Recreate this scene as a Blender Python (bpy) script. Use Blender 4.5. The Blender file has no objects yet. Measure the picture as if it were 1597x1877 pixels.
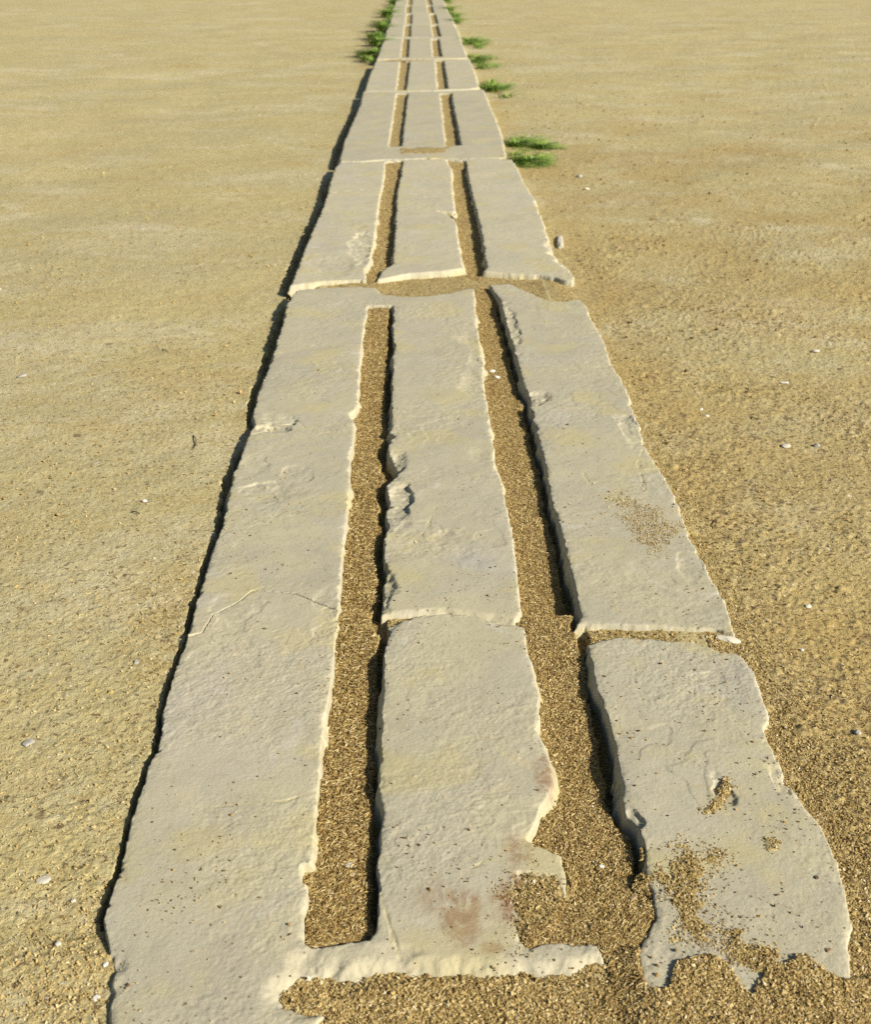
import bpy, math, random
import numpy as np
from mathutils import Matrix, Vector

random.seed(7); rng = np.random.default_rng(11)
S = bpy.context.scene
COL = S.collection

# ------------------------------------------------------------------ camera, world, sun, exposure
FPX, CX, CY = 2200.0, 798.5, 938.5          # focal length and centre in source pixels (1597 x 1877)
TH = math.atan((CY + 111) / FPX)            # pitch
PSI = math.atan((CX - 759) / FPX * math.cos(TH))
HC = 0.48 * math.cos(TH) / 0.797            # camera height above the stone tops
cam_d = bpy.data.cameras.new('camera'); cam = bpy.data.objects.new('camera', cam_d); COL.objects.link(cam)
fwd = Vector((math.sin(PSI)*math.cos(TH), math.cos(PSI)*math.cos(TH), -math.sin(TH)))
right = Vector((math.cos(PSI), -math.sin(PSI), 0)); up = right.cross(fwd)
M = Matrix((right, up, -fwd)).transposed().to_4x4(); M.translation = Vector((0, 0, HC))
cam.matrix_world = M
cam_d.sensor_fit = 'VERTICAL'; cam_d.sensor_height = 36.0; cam_d.lens = 36.0 * FPX / 1877
cam_d.clip_start = 0.02; cam_d.clip_end = 2000
cam_d.dof.use_dof = True; cam_d.dof.focus_distance = 0.98; cam_d.dof.aperture_fstop = 18.0
S.camera = cam
S.cycles.use_denoising = False

SUN_EL, SUN_AZ = math.radians(31), math.radians(-35)     # azimuth measured from +X
sd = Vector((math.cos(SUN_EL)*math.cos(SUN_AZ), math.cos(SUN_EL)*math.sin(SUN_AZ), math.sin(SUN_EL)))
w = bpy.data.worlds.new('World'); S.world = w; w.use_nodes = True
nt = w.node_tree; nt.nodes.clear()
sky = nt.nodes.new('ShaderNodeTexSky'); sky.sky_type = 'NISHITA'; sky.sun_disc = False
sky.sun_elevation = SUN_EL; sky.sun_rotation = math.atan2(sd.x, sd.y)
bg = nt.nodes.new('ShaderNodeBackground'); bg.inputs[1].default_value = 0.05
out = nt.nodes.new('ShaderNodeOutputWorld')
nt.links.new(sky.outputs[0], bg.inputs[0]); nt.links.new(bg.outputs[0], out.inputs[0])
sl = bpy.data.lights.new('sun', 'SUN'); sl.energy = 5.0; sl.angle = math.radians(0.5); sl.color = (1.0, 0.93, 0.82)
so = bpy.data.objects.new('sun', sl); COL.objects.link(so)
so.rotation_euler = (-sd).to_track_quat('-Z', 'Y').to_euler(); so.location = (3, -2, 4)
S.view_settings.view_transform = 'Standard'; S.view_settings.look = 'None'
S.view_settings.exposure = 0.5; S.view_settings.gamma = 1

# ------------------------------------------------------------------ picture -> ground helpers
def P(u, v, z=0.0):
    d = fwd + right*((u-CX)/FPX) + up*(-(v-CY)/FPX)
    t = (z-HC)/d.z
    return (d.x*t, d.y*t)
def PL(pts, z=0.0): return np.array([P(u, v, z) for u, v in pts])
def Yv(v): return P(759, v)[1]

# ------------------------------------------------------------------ noise
_perm = rng.permutation(256); _perm = np.concatenate([_perm, _perm])
_ang = rng.random(256)*2*np.pi; _gx, _gy = np.cos(_ang), np.sin(_ang)
def perlin(x, y):
    xi = np.floor(x).astype(np.int64); yi = np.floor(y).astype(np.int64)
    xf = x-xi; yf = y-yi; xi &= 255; yi &= 255
    u = xf*xf*xf*(xf*(xf*6-15)+10); v = yf*yf*yf*(yf*(yf*6-15)+10)
    def g(ix, iy, fx, fy):
        h = _perm[_perm[ix & 255] + (iy & 255)]
        return _gx[h]*fx + _gy[h]*fy
    a = g(xi, yi, xf, yf); b = g(xi+1, yi, xf-1, yf)
    c = g(xi, yi+1, xf, yf-1); d = g(xi+1, yi+1, xf-1, yf-1)
    return 1.5*((a*(1-u)+b*u)*(1-v) + (c*(1-u)+d*u)*v)
def fbm(x, y, s, o=3, seed=0.0):
    r = np.zeros_like(x); a = 1.0; t = 0
    for k in range(o):
        r += a*perlin(x*s + 17.3*k + seed, y*s + 9.1*k - seed*0.7); t += a
        s *= 2.07; a *= 0.5
    return r/t*1.4
def sst(a, b, x):
    t = np.clip((x-a)/(b-a), 0, 1); return t*t*(3-2*t)
def sdf(x, y, poly):                       # positive inside
    d = np.full(x.shape, 1e9); ins = np.zeros(x.shape, bool); n = len(poly)
    for i in range(n):
        ax, ay = poly[i]; bx, by = poly[(i+1) % n]
        ex, ey = bx-ax, by-ay; px, py = x-ax, y-ay
        t = np.clip((px*ex+py*ey)/(ex*ex+ey*ey+1e-15), 0, 1)
        d = np.minimum(d, (px-ex*t)**2 + (py-ey*t)**2)
        if ay != by:
            c = (ay > y) != (by > y)
            ins ^= c & (x < (bx-ax)*(y-ay)/(by-ay)+ax)
    d = np.sqrt(d); return np.where(ins, d, -d)
def dline(x, y, pts):
    d = np.full(x.shape, 1e9)
    for i in range(len(pts)-1):
        ax, ay = pts[i]; bx, by = pts[i+1]; ex, ey = bx-ax, by-ay; px, py = x-ax, y-ay
        t = np.clip((px*ex+py*ey)/(ex*ex+ey*ey+1e-15), 0, 1)
        d = np.minimum(d, (px-ex*t)**2 + (py-ey*t)**2)
    return np.sqrt(d)
def tab(Y, pairs):                         # pairs: (picture row, value)
    p = sorted((Yv(v), z) for v, z in pairs)
    return np.interp(Y, [a for a, _ in p], [b for _, b in p])

# ------------------------------------------------------------------ traced outlines (picture pixels, laid on the ground)
L1 = [(344,1168),(331,1197),(322,1220),(309,1266),(299,1302),(296,1332),(287,1372),(271,1402),(260,1435),(249,1466),(239,1500),(228,1548),(219,1585),(211,1616),(197,1651),(189,1683),(193,1720),(203,1750),(210,1775),(207,1810),(199,1846),(203,1877),(198,1930),(192,2010)]
R1 = [(1074,1181),(1100,1173),(1138,1167),(1195,1169),(1243,1171),(1277,1177),(1303,1184),(1322,1194),(1351,1197),(1366,1206),(1379,1225),(1390,1243),(1397,1265),(1409,1300),(1409,1321),(1400,1334),(1406,1355),(1420,1379),(1437,1413),(1438,1432),(1463,1454),(1489,1488),(1514,1530),(1536,1580),(1549,1625),(1560,1665),(1563,1690),(1558,1729),(1562,1800)]
N1 = [(1538,1800),(1510,1783),(1474,1770),(1430,1800),(1394,1812),(1376,1842),(1350,1820),(1310,1790),(1270,1780),(1235,1800),(1215,1835),(1185,1830),(1150,1815),(1100,1810),(1000,1815),(920,1800),(800,1812),(700,1830),(600,1850),(575,1880),(570,2010)]
F1 = [(370,1160),(391,1125),(435,1103),(463,1082),(540,1088),(616,1118),(650,1128),(691,1148),(704,1143),(725,1135),(757,1129),(820,1124),(882,1130),(912,1140),(950,1143),(1000,1160)]
SLAB1 = [(344,1168)] + F1 + R1 + N1 + L1[::-1][:-1]
L2 = [(541,533),(526,556),(521,586),(509,620),(499,659),(483,695),(470,729),(462,763),(466,777),(456,797),(448,812),(439,842),(427,868),(420,898),(414,934),(403,975),(391,1000),(380,1032),(375,1057),(363,1091),(347,1132),(344,1165)]
R2 = [(1063,549),(1076,560),(1081,576),(1095,601),(1110,632),(1121,665),(1138,692),(1151,718),(1160,748),(1179,797),(1180,812),(1198,843),(1217,870),(1234,899),(1249,936),(1262,978),(1284,1019),(1301,1049),(1315,1075),(1333,1113),(1343,1139),(1347,1160)]
N2 = [(1303,1151),(1232,1149),(1176,1147),(1119,1145),(1058,1143),(1000,1150),(950,1141),(912,1138),(882,1128),(820,1121),(757,1124),(725,1127),(692,1132),(616,1118),(540,1088),(463,1082),(435,1103),(391,1125),(370,1160)]
F2 = [(548,531),(600,527),(660,525),(688,528),(700,538),(740,543),(780,543),(820,538),(850,530),(871,528),(900,522),(935,520),(960,532),(1000,549),(1030,552)]
SLAB2 = F2 + R2 + N2 + L2[::-1]
L3 = [(622,299),(614,308),(606,331),(600,355),(593,378),(577,413),(561,448),(546,487),(539,508),(531,524)]
R3 = [(940,293),(951,312),(961,335),(981,366),(996,405),(1008,440),(1024,475),(1042,490),(1053,507),(1050,514)]
N3 = [(1036,513),(1016,507),(990,503),(965,502),(926,500),(892,498),(860,492),(852,491),(810,497),(752,501),(715,508),(697,512),(652,512),(597,515),(558,519)]
F3 = [(660,298),(707,295),(760,293),(810,292),(860,292),(900,290)]
SLAB3 = F3 + R3 + N3 + L3[::-1]
SLAB4 = [(665,168),(730,168),(810,167),(887,164),(894,181),(897,190),(909,215),(921,250),(929,289),(870,291),(810,290),(755,291),(707,292),(660,296),(622,296),(629,262),(643,230),(660,192)]
SLAB5 = [(688,113),(735,112),(800,110),(861,109),(871,130),(879,160),(860,163),(800,166),(730,167),(668,167),(676,140)]
SLAB6 = [(705,70),(740,70),(790,69),(843,68),(853,92),(857,106),(800,108),(740,108),(690,108),(697,88)]
G1 = [(675,559),(722,559),(719,594),(721,632),(719,688),(717,725),(717,770),(715,792),(724,799),(715,806),(710,822),(716,840),(733,862),(725,872),(710,883),(704,899),(712,915),(706,940),(712,958),(702,993),(704,1025),(701,1078),(696,1121),(692,1140),(707,1155),(704,1200),(702,1282),(697,1375),(694,1451),(692,1525),(693,1625),(692,1675),(688,1706),(676,1720),(625,1729),(572,1733),(561,1722),(557,1675),(563,1650),(562,1620),(552,1612),(550,1583),(571,1580),(573,1550),(579,1500),(584,1440),(589,1375),(593,1318),(604,1274),(609,1235),(615,1170),(618,1147),(623,1088),(627,1035),(632,985),(637,953),(640,903),(643,850),(645,838),(648,800),(650,772),(645,766),(641,758),(653,750),(657,738),(659,695),(661,661),(665,620),(670,586)]
G2 = [(880,516),(897,520),(916,549),(928,586),(939,628),(948,658),(962,710),(975,728),(970,745),(976,763),(984,793),(995,830),(1003,868),(1007,898),(1012,925),(1022,951),(1035,993),(1046,1045),(1056,1083),(1065,1128),(1056,1146),(1066,1150),(1070,1178),(1079,1186),(1086,1211),(1091,1244),(1094,1262),(1105,1282),(1116,1330),(1127,1375),(1142,1432),(1138,1460),(1150,1490),(1170,1511),(1184,1555),(1184,1600),(1199,1640),(1204,1680),(1180,1720),(1172,1749),(1177,1786),(1187,1812),(1190,1850),(1100,1850),(1119,1782),(1108,1755),(1094,1727),(1000,1727),(970,1740),(952,1722),(960,1700),(985,1690),(1010,1672),(1030,1655),(1044,1641),(1044,1620),(1034,1566),(1010,1556),(968,1537),(976,1522),(986,1502),(992,1478),(1010,1450),(1014,1420),(1010,1398),(998,1368),(985,1338),(990,1319),(988,1274),(978,1230),(971,1180),(966,1152),(953,1139),(960,1113),(952,1075),(945,1019),(939,970),(927,918),(922,885),(909,856),(905,812),(899,770),(894,740),(888,710),(886,665),(881,632),(875,594),(870,549),(871,522)]
G1b = [(707,296),(738,294),(734,324),(728,351),(725,397),(722,444),(719,483),(700,496),(690,512),(672,512),(668,493),(678,483),(684,452),(690,413),(696,366),(703,335)]
G2b = [(818,293),(854,295),(860,335),(868,366),(876,397),(884,436),(889,471),(893,490),(880,502),(856,500),(849,487),(843,452),(839,421),(835,402),(815,392),(802,387),(835,388),(833,370),(831,355),(828,308)]
G1c = [(727,171),(748,171),(745,185),(736,268),(713,269),(720,220)]
G2c = [(807,171),(828,171),(829,185),(845,266),(818,268),(813,220)]
G1d = [(734,112),(751,112),(744,165),(727,166)]
G2d = [(798.5,111),(813,111),(821,162),(803,164)]
G1e = [(738.5,71),(750,71.5),(748,105),(735,105)]
G2e = [(791.5,71),(804,71),(810,104),(794,104)]
CR = {k: PL(v) for k, v in dict(
    a=[(456,798),(485,792),(513,777),(545,771)], b=[(545,771),(560,785),(600,792),(650,800)],
    c=[(715,800),(735,792),(770,790),(830,796),(900,792)], d=[(600,355),(635,351),(682,347),(700,345)],
    e=[(735,372),(752,368),(790,359),(831,362)], f=[(463,1082),(500,1074),(560,1070)],
    g=[(1180,690),(1200,760),(1170,850),(1185,905)], h=[(840,1617),(862,1592),(905,1575),(935,1548)],
    i=[(1300,1480),(1340,1440),(1345,1418)], j=[(380,1480),(450,1472),(520,1468),(575,1450)],
    k=[(740,1010),(780,970),(800,930)], l=[(700,1640),(715,1700),(735,1750)], m=[(780,725),(800,690),(850,670)],
    n=[(1010,820),(1060,850),(1090,900)], o=[(380,610),(455,600),(500,650),(590,630)]).items()}
# chips broken out of the top: centre, half sizes (picture pixels), depth, sharpness
CHIPS = [(725,850,16,24,.0045),(728,932,26,34,.0040),(705,1075,16,40,.0030),(1326,1452,17,26,.0028),
         (862,622,18,12,.0016),(870,705,24,18,.0014),(985,735,22,14,.0045),(940,600,10,34,.0030),(1160,1500,18,16,.0030),
         (500,905,55,24,.0022),(465,850,24,18,.0012),(545,865,26,14,.0014),(500,785,42,9,.0030),(430,1110,40,34,.0010),(765,990,40,40,.0010),(960,780,22,24,.0016),(1270,1040,26,22,.0012),(1300,1240,30,12,.0009),(1380,1175,40,16,.003),(880,835,18,14,.0008),(520,775,34,14,.0030),
         (600,1120,24,40,.0013),(560,1760,40,26,.0030),(985,1640,44,50,.0036),(1420,1290,16,46,.003),
         (1430,1430,16,24,.0020),(215,1770,22,14,.0016),(715,1140,20,8,.003),(1160,790,22,30,.0022),(870,660,12,14,.001),(820,1000,40,26,.0010),
         (1020,455,14,22,.006),(664,450,20,28,.0035),(735,1745,60,14,.0012),(600,485,40,20,.0015)]
STAINS = [(960,1650,70,60,1.0),(900,1738,30,14,1.0),(850,1680,45,60,.75),(1000,1425,22,40,.7),(800,1640,40,40,.35),(990,1690,40,40,.9),(950,1560,30,30,.6)]

# ------------------------------------------------------------------ sand levels
LEFT = [(60,-.036),(130,-.034),(250,-.029),(350,-.024),(500,-.021),(620,-.018),(760,-.0085),(800,-.013),(900,-.011),(1000,-.0075),(1160,-.0065),(1300,-.006),(1450,-.006),(1620,-.0055),(1690,-.006),(1740,-.0025),(1800,-.004),(1860,-.0045),(2100,-.004)]
RIGHT = [(60,-.030),(250,-.020),(500,-.014),(700,-.010),(1000,-.006),(1200,-.005),(1500,-.004),(1700,-.0035),(2100,-.004)]
LG1 = [(60,-.008),(170,-.008),(350,-.007),(450,-.011),(520,-.010),(556,-.005),(590,-.006),(650,-.009),(700,-.009),(760,-.010),(900,-.009),(1000,-.008),(1200,-.0105),(1400,-.0092),(1550,-.0075),(1700,-.0062),(1800,-.0045)]
LG2 = [(60,-.008),(170,-.008),(350,-.009),(450,-.012),(520,-.010),(560,-.012),(700,-.0105),(900,-.009),(1050,-.012),(1130,-.012),(1180,-.007),(1300,-.009),(1400,-.012),(1480,-.011),(1560,-.0095),(1620,-.0065),(1670,-.0035),(1710,-.0025),(1800,-.0045)]
XA, XB, XC_, XD = -.128, -.005, .045, .205      # column centres: the changes of level hide beneath the stone
FRONT = PL([(563,1890),(541,1850),(528,1822),(516,1806),(515,1788),(528,1781),(583,1781),(594,1794),(601,1826),(622,1822),(655,1804),(700,1803),(740,1795),(762,1783),(800,1783),(850,1786),(900,1783),(925,1778),(948,1782),(990,1796),(1040,1800),(1100,1793),(1122,1780),(1110,1755),(1125,1735),(1172,1740),(1178,1786),(1188,1812),(1220,1812),(1226,1788),(1240,1764),(1280,1749),(1314,1754),(1340,1770),(1364,1810),(1379,1824),(1394,1796),(1405,1765),(1440,1765),(1474,1750),(1514,1773),(1539,1789),(1561,1789),(1700,1770),(2100,1900),(2100,2400),(-200,2400),(560,2050)])
PATCH = [(PL([(1130,905),(1185,930),(1235,960),(1235,1000),(1195,1012),(1160,975)]), -.0006, .020),
         (PL([(1222,1570),(1270,1558),(1335,1560),(1315,1600),(1290,1640),(1300,1700),(1345,1735),(1330,1750),(1270,1740),(1240,1690),(1215,1630)]), .0008, .018),
         (PL([(1350,1715),(1410,1740),(1400,1775),(1350,1760)]), .0018, .012),
         (PL([(1300,1470),(1335,1430),(1350,1440),(1320,1480),(1290,1490)]), .0006, .006),
         (PL([(1405,1540),(1428,1540),(1425,1556),(1405,1556)]), .0012, .004),
         (PL([(925,1640),(950,1610),(985,1600),(1000,1592),(1015,1615),(1022,1645),(1000,1690),(965,1735),(936,1700)]), .0004, .010),
         (PL([(730,272),(820,270),(820,281),(740,282)]), .003, .03)]
GAPS = [(PL([(660,192),(643,230),(629,262),(622,297)] + L3 + L2 + L1[:17]),
         [(60,.030),(150,.030),(200,.030),(290,.026),(302,.004),(318,.022),(340,.026),(356,.008),(370,.024),(500,.026),(524,.010),(535,.004),(548,.016),(600,.021),(650,.020),(700,.015),(745,.010),(780,.003),(800,.002),(815,.013),(870,.013),(930,.009),(1000,.008),(1090,.006),(1160,.003),(1175,.0065),(1280,.004),(1330,.0055),(1450,.0045),(1650,.005),(1690,.001),(2100,.001)], .014),
        (PL(G1[1:6] + G1[9:11] + G1[13:32]), [(60,.005),(560,.007),(600,.009),(740,.010),(790,.004),(810,.012),(900,.010),(1000,.007),(1100,.006),(1180,.008),(1400,.0055),(1640,.005),(1710,.004),(2000,.002)], .008),
        (PL(G2[2:36]), [(60,.004),(560,.008),(700,.010),(900,.008),(1100,.011),(1140,.006),(1190,.004),(1300,.010),(1430,.012),(1500,.009),(1600,.007),(1640,.004),(1660,.001),(2000,.001)], .009)]
def ground_z(x, y, near=True):
    zl = tab(y, LEFT); zr = tab(y, RIGHT); g1 = tab(y, LG1); g2 = tab(y, LG2)
    g1 = g1*1.2; g2 = g2*(1+.35*sst(Yv(1500), Yv(1380), y))
    z = zl + (g1-zl)*sst(XA-.03, XA+.03, x)
    z = z + (g2-z)*sst(XB, XC_+.03, x)
    z = z + (zr-z)*sst(XD-.035, XD+.035, x)
    # sand in the joints between slabs
    inside = sst(-.20, -.17, x)*(1-sst(.24, .28, x))
    for v, wd, lv in ((1150,.035,-.0040),(519,.10,-.0095),(293,.10,-.0035),(167,.1,-.003),(109,.1,-.003)):
        ys = Yv(v); k = (1-sst(wd*.6, wd*1.3, np.abs(y-ys)))*inside
        lv = lv + (.0045*(1-sst(-.08, -.02, x)) if v == 519 else 0)
        z = z + (np.minimum(lv, 0)-z)*k*.85
    # banking against the outer edges of the strip
    z = z + .0025*np.exp(-np.maximum(x-.27, 0)/.03)*sst(.18, .25, x)*sst(Yv(1300), Yv(700), y)
    wide = sst(.3, .9, np.abs(x)-.1)
    z = z + wide*(.010*fbm(x, y, .55, 2, 3.) ) + (.0022+.003*wide)*fbm(x, y, 3.1, 2, 8.)*sst(0.0, .12, np.maximum(-.22-x, x-.27))
    if near:
        band = (y < 3)
        z = z + .0009*fbm(x, y, 28, 3, 5.)
    for ln, wd, dp in GAPS:
        a0, b0 = ln.min(0)-.06, ln.max(0)+.06; f = (x > a0[0]) & (x < b0[0]) & (y > a0[1]) & (y < b0[1])
        if f.any():
            xf, yf = x[f], y[f]; wv = tab(yf, wd)*.85
            d = dline(xf, yf, ln) + wv*.55*fbm(xf, yf, 38, 4, 51.) + .0008*fbm(xf, yf, 170, 2, 52.)
            z[f] -= dp*sst(wv+.0012, wv-.0012, d)*(wv > .0012)
    f = (y < Yv(1600)) & (x > -.3)
    if f.any():
        xf, yf = x[f], y[f]; s = sdf(xf, yf, FRONT) + .0025*fbm(xf, yf, 60, 3, 2.)
        rt = sst(P(1100, 1780)[0], P(1200, 1780)[0], xf)
        tgt = -.0048 + rt*.0062 + .0007*fbm(xf, yf, 40, 2, 1.)
        tgt = tgt - .0045*sst(.0, .05, xf - P(1480, 1789)[0])
        k = sst(-.0022, .0022, s); z[f] = np.where(tgt > z[f], z[f] + (tgt-z[f])*k, z[f])
    for poly, h, so_ in PATCH:
        x0, y0 = poly.min(0)-.04; x1, y1 = poly.max(0)+.04
        f = (x > x0) & (x < x1) & (y > y0) & (y < y1)
        if f.any():
            xf, yf = x[f], y[f]; s = sdf(xf, yf, poly)/so_ + .9*fbm(xf, yf, 45, 3, 4.)
            t = h*sst(-.5, 1.0, s) - .0030*(1-sst(-.9, .1, s)) - .0004
            z[f] = np.maximum(z[f], np.where(s > -.9, t, -1))
    return z
def coarse(x, y):                          # 0 packed pale earth .. 1 loose grit and litter
    m = np.zeros_like(x)
    dr = x-.27+.02*(y > 1.2); dl = -.2-x
    nz = fbm(x, y, 7, 3, 6.)*.55 + fbm(x*1.0, y*.6, 26, 3, 7.)*.5
    m = np.maximum(m, (dr > -.02)*(np.exp(-np.maximum(dr, 0)/.03)*.9 + .26 + .35*sst(.72, .50, y) - .2*sst(2.2, 5, y)))
    m = np.maximum(m, (dl > -.02)*(np.exp(-np.maximum(dl, 0)/.07)*.28 + .15 + .03*sst(.65, .48, y)))
    m = np.maximum(m, (np.abs(x-.035) < .19)*1.0)
    m = np.maximum(m, sst(Yv(1730), Yv(1830), y)*(x > -.1)*1.0)
    return np.clip(m + nz*np.where(x < -.15, .42, .75)*(m < .98), 0, 1)

# ------------------------------------------------------------------ mesh helpers
def cells(x, y, sc, prob, rad, seed):      # scattered small bumps of random size: 0 outside, up to 1 at each centre
    r = np.zeros_like(x); X = x*sc; Y = y*sc; xi = np.floor(X).astype(np.int64); yi = np.floor(Y).astype(np.int64)
    for i in (-1, 0, 1):
        for j in (-1, 0, 1):
            h = _perm[_perm[(xi+i) & 255] + ((yi+j+seed) & 255)]; h2 = _perm[(h + 37) & 255]; h3 = _perm[(h2 + 91) & 255]
            h4 = _perm[_perm[(yi+j) & 255] + ((xi+i+seed*3) & 255)]
            d = np.hypot(X-xi-i-h2/255., (Y-yi-j-h3/255.))/(rad*(.5+.8*h4/255.))
            r = np.maximum(r, np.where(h < prob*255, np.clip(1-d*d, 0, 1), 0)*(.5+.5*h4/255.))
    return r
def mesh_from(name, V, F, attrs=None, mat=None, smooth=True):
    me = bpy.data.meshes.new(name); n = len(V); k = F.shape[1]; m = len(F)
    me.vertices.add(n); me.vertices.foreach_set('co', V.astype(np.float32).ravel())
    me.loops.add(m*k); me.loops.foreach_set('vertex_index', F.astype(np.int32).ravel())
    me.polygons.add(m); me.polygons.foreach_set('loop_start', np.arange(0, m*k, k, dtype=np.int32))
    me.polygons.foreach_set('use_smooth', np.full(m, smooth))
    for a, d in (attrs or {}).items():
        at = me.attributes.new(a, 'FLOAT', 'POINT'); at.data.foreach_set('value', d.astype(np.float32))
    me.update(calc_edges=True)
    if mat: me.materials.append(mat)
    return me
def link(name, me, label=None, cat=None, group=None, kind=None):
    o = bpy.data.objects.new(name, me); COL.objects.link(o)
    if label: o['label'] = label
    if cat: o['category'] = cat
    if group: o['group'] = group
    if kind: o['kind'] = kind
    return o
def grid_faces(nr, nc):
    i = np.arange(nr*nc).reshape(nr, nc)
    return np.stack([i[:-1, :-1], i[:-1, 1:], i[1:, 1:], i[1:, :-1]], -1).reshape(-1, 4)

# ------------------------------------------------------------------ materials
class Mat:
    def __init__(s, name, rough=.9):
        s.m = bpy.data.materials.new(name); s.m.use_nodes = True; s.t = s.m.node_tree
        s.b = s.t.nodes['Principled BSDF']; s.b.inputs['Roughness'].default_value = rough
        s.b.inputs['Specular IOR Level'].default_value = .25
        s.tc = s.t.nodes.new('ShaderNodeTexCoord').outputs['Object']
    def n(s, t, **k):
        n = s.t.nodes.new('ShaderNode'+t)
        for a, b in k.items(): setattr(n, a, b)
        return n
    def L(s, a, b): s.t.links.new(a, b)
    def noise(s, scale, det=4, rough=.55, vec=None, sc=None, rot=0, dist=0):
        v = vec or s.tc
        if sc:
            mp = s.n('Mapping'); mp.inputs['Scale'].default_value = sc; mp.inputs['Rotation'].default_value = (0, 0, rot)
            s.L(v, mp.inputs[0]); v = mp.outputs[0]
        q = s.n('TexNoise'); q.inputs['Scale'].default_value = scale; q.inputs['Detail'].default_value = det
        q.inputs['Roughness'].default_value = rough; q.inputs['Distortion'].default_value = dist; s.L(v, q.inputs['Vector']); return q.outputs['Fac']
    def mr(s, x, a, b, c=0., d=1., smooth=False):
        q = s.n('MapRange'); q.inputs[1].default_value = a; q.inputs[2].default_value = b
        q.inputs[3].default_value = c; q.inputs[4].default_value = d
        if smooth: q.interpolation_type = 'SMOOTHSTEP'
        s.L(x, q.inputs[0]); return q.outputs[0]
    def mix(s, f, a, b, mode='MIX'):
        q = s.n('Mix', data_type='RGBA', blend_type=mode)
        for src, i in ((f, 0), (a, 6), (b, 7)):
            if hasattr(src, 'links'): s.L(src, q.inputs[i])
            else: q.inputs[i].default_value = src if i == 0 else (*src, 1)
        return q.outputs[2]
    def math(s, op, a, b=0.):
        q = s.n('Math', operation=op)
        for src, i in ((a, 0), (b, 1)):
            if hasattr(src, 'links'): s.L(src, q.inputs[i])
            else: q.inputs[i].default_value = src
        return q.outputs[0]
    def attr(s, name):
        q = s.n('Attribute'); q.attribute_name = name; return q.outputs['Fac']
    def bump(s, h, dist, strength=1., prev=None):
        q = s.n('Bump'); q.inputs['Distance'].default_value = dist; q.inputs['Strength'].default_value = strength
        s.L(h, q.inputs['Height'])
        if prev: s.L(prev, q.inputs['Normal'])
        return q.outputs[0]
    def done(s, col, nrm=None):
        s.L(col, s.b.inputs['Base Color'])
        if nrm: s.L(nrm, s.b.inputs['Normal'])
        return s.m

q = Mat('weathered_limestone', .85)
c = q.mix(q.mr(q.noise(9, 5, .6, dist=.6), .38, .64, smooth=True), (.455, .428, .318), (.50, .462, .312))
c = q.mix(q.mr(q.noise(30, 5, .65, dist=1.), .52, .70), c, (.43, .405, .275))
c = q.mix(q.mr(q.noise(4, 4, .6, dist=1.5), .56, .72), c, (.465, .445, .375))
c = q.mix(q.mr(q.noise(16, 4, .6, dist=2.), .62, .76, 0, .7), c, (.55, .46, .25))
c = q.mix(q.mr(q.noise(700, 3, .7), .3, .75, .22, 0.), c, (.25, .22, .16))
c = q.mix(q.mr(q.noise(160, 3, .7), .62, .74, 0, .45), c, (.26, .22, .14))
c = q.mix(q.mr(q.noise(6, 5, .7, dist=1.2), .50, .70, 0, .9), c, (.395, .365, .275))
c = q.mix(q.mr(q.noise(2.4, 5, .65, dist=.8), .48, .68, 0, .7), c, (.485, .435, .30))
c = q.mix(1.0, c, q.mr(q.attr('tone'), 0, 1, .95, 1.07), 'MULTIPLY')
c = q.mix(1.0, c, (1.0, .99, .955), 'MULTIPLY')
c = q.mix(q.mr(q.noise(55, 6, .75, dist=.6), .54, .68, 0, .55), c, (.345, .31, .22))
c = q.mix(q.mr(q.noise(22, 6, .7, dist=1.5), .60, .72, 0, .6), c, (.40, .33, .18))
c = q.mix(q.mr(q.noise(13, 5, .65, dist=1.2), .62, .74, 0, .6), c, (.58, .55, .48))
wn = q.n('TexWhiteNoise'); vq = q.n('TexVoronoi', feature='F1'); vq.inputs['Scale'].default_value = 120; q.L(q.tc, vq.inputs['Vector'])
sp = q.n('SeparateColor'); q.L(vq.outputs['Color'], sp.inputs[0])
spot = q.math('MULTIPLY', q.mr(vq.outputs['Distance'], .10, .17, 1, 0), q.mr(sp.outputs[0], .90, .905))
c = q.mix(q.math('MULTIPLY', spot, .9), c, (.12, .085, .05))
v2 = q.n('TexVoronoi', feature='F1'); v2.inputs['Scale'].default_value = 230; q.L(q.tc, v2.inputs['Vector'])
s2 = q.n('SeparateColor'); q.L(v2.outputs['Color'], s2.inputs[0])
c = q.mix(q.math('MULTIPLY', q.mr(v2.outputs['Distance'], .14, .24, 1, 0), q.mr(q.math('ADD', s2.outputs[0], q.mr(q.noise(8, 4, .6), .35, .65, -.08, .06)), .90, .905, 0, .7)), c, (.17, .13, .07))
c = q.mix(q.math('MULTIPLY', q.attr('edge'), q.mr(q.noise(45, 5, .7), .40, .62, .0, .8)), c, (.62, .56, .38))
c = q.mix(q.math('MULTIPLY', q.attr('stain'), q.mr(q.noise(50, 6, .75, dist=1.2), .40, .56)), c, (.25, .13, .06))
c = q.mix(q.attr('dust'), c, (.47, .41, .20))
nb = q.bump(q.noise(1100, 3, .7), .0005, .5)
nb = q.bump(q.noise(300, 5, .65), .0014, .34, nb)
vo = q.n('TexVoronoi', feature='F1'); vo.inputs['Scale'].default_value = 95; q.L(q.tc, vo.inputs['Vector'])
pit = q.mr(vo.outputs['Distance'], .04, .13, 0, 1)
STONE = q.done(c, nb)

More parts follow.
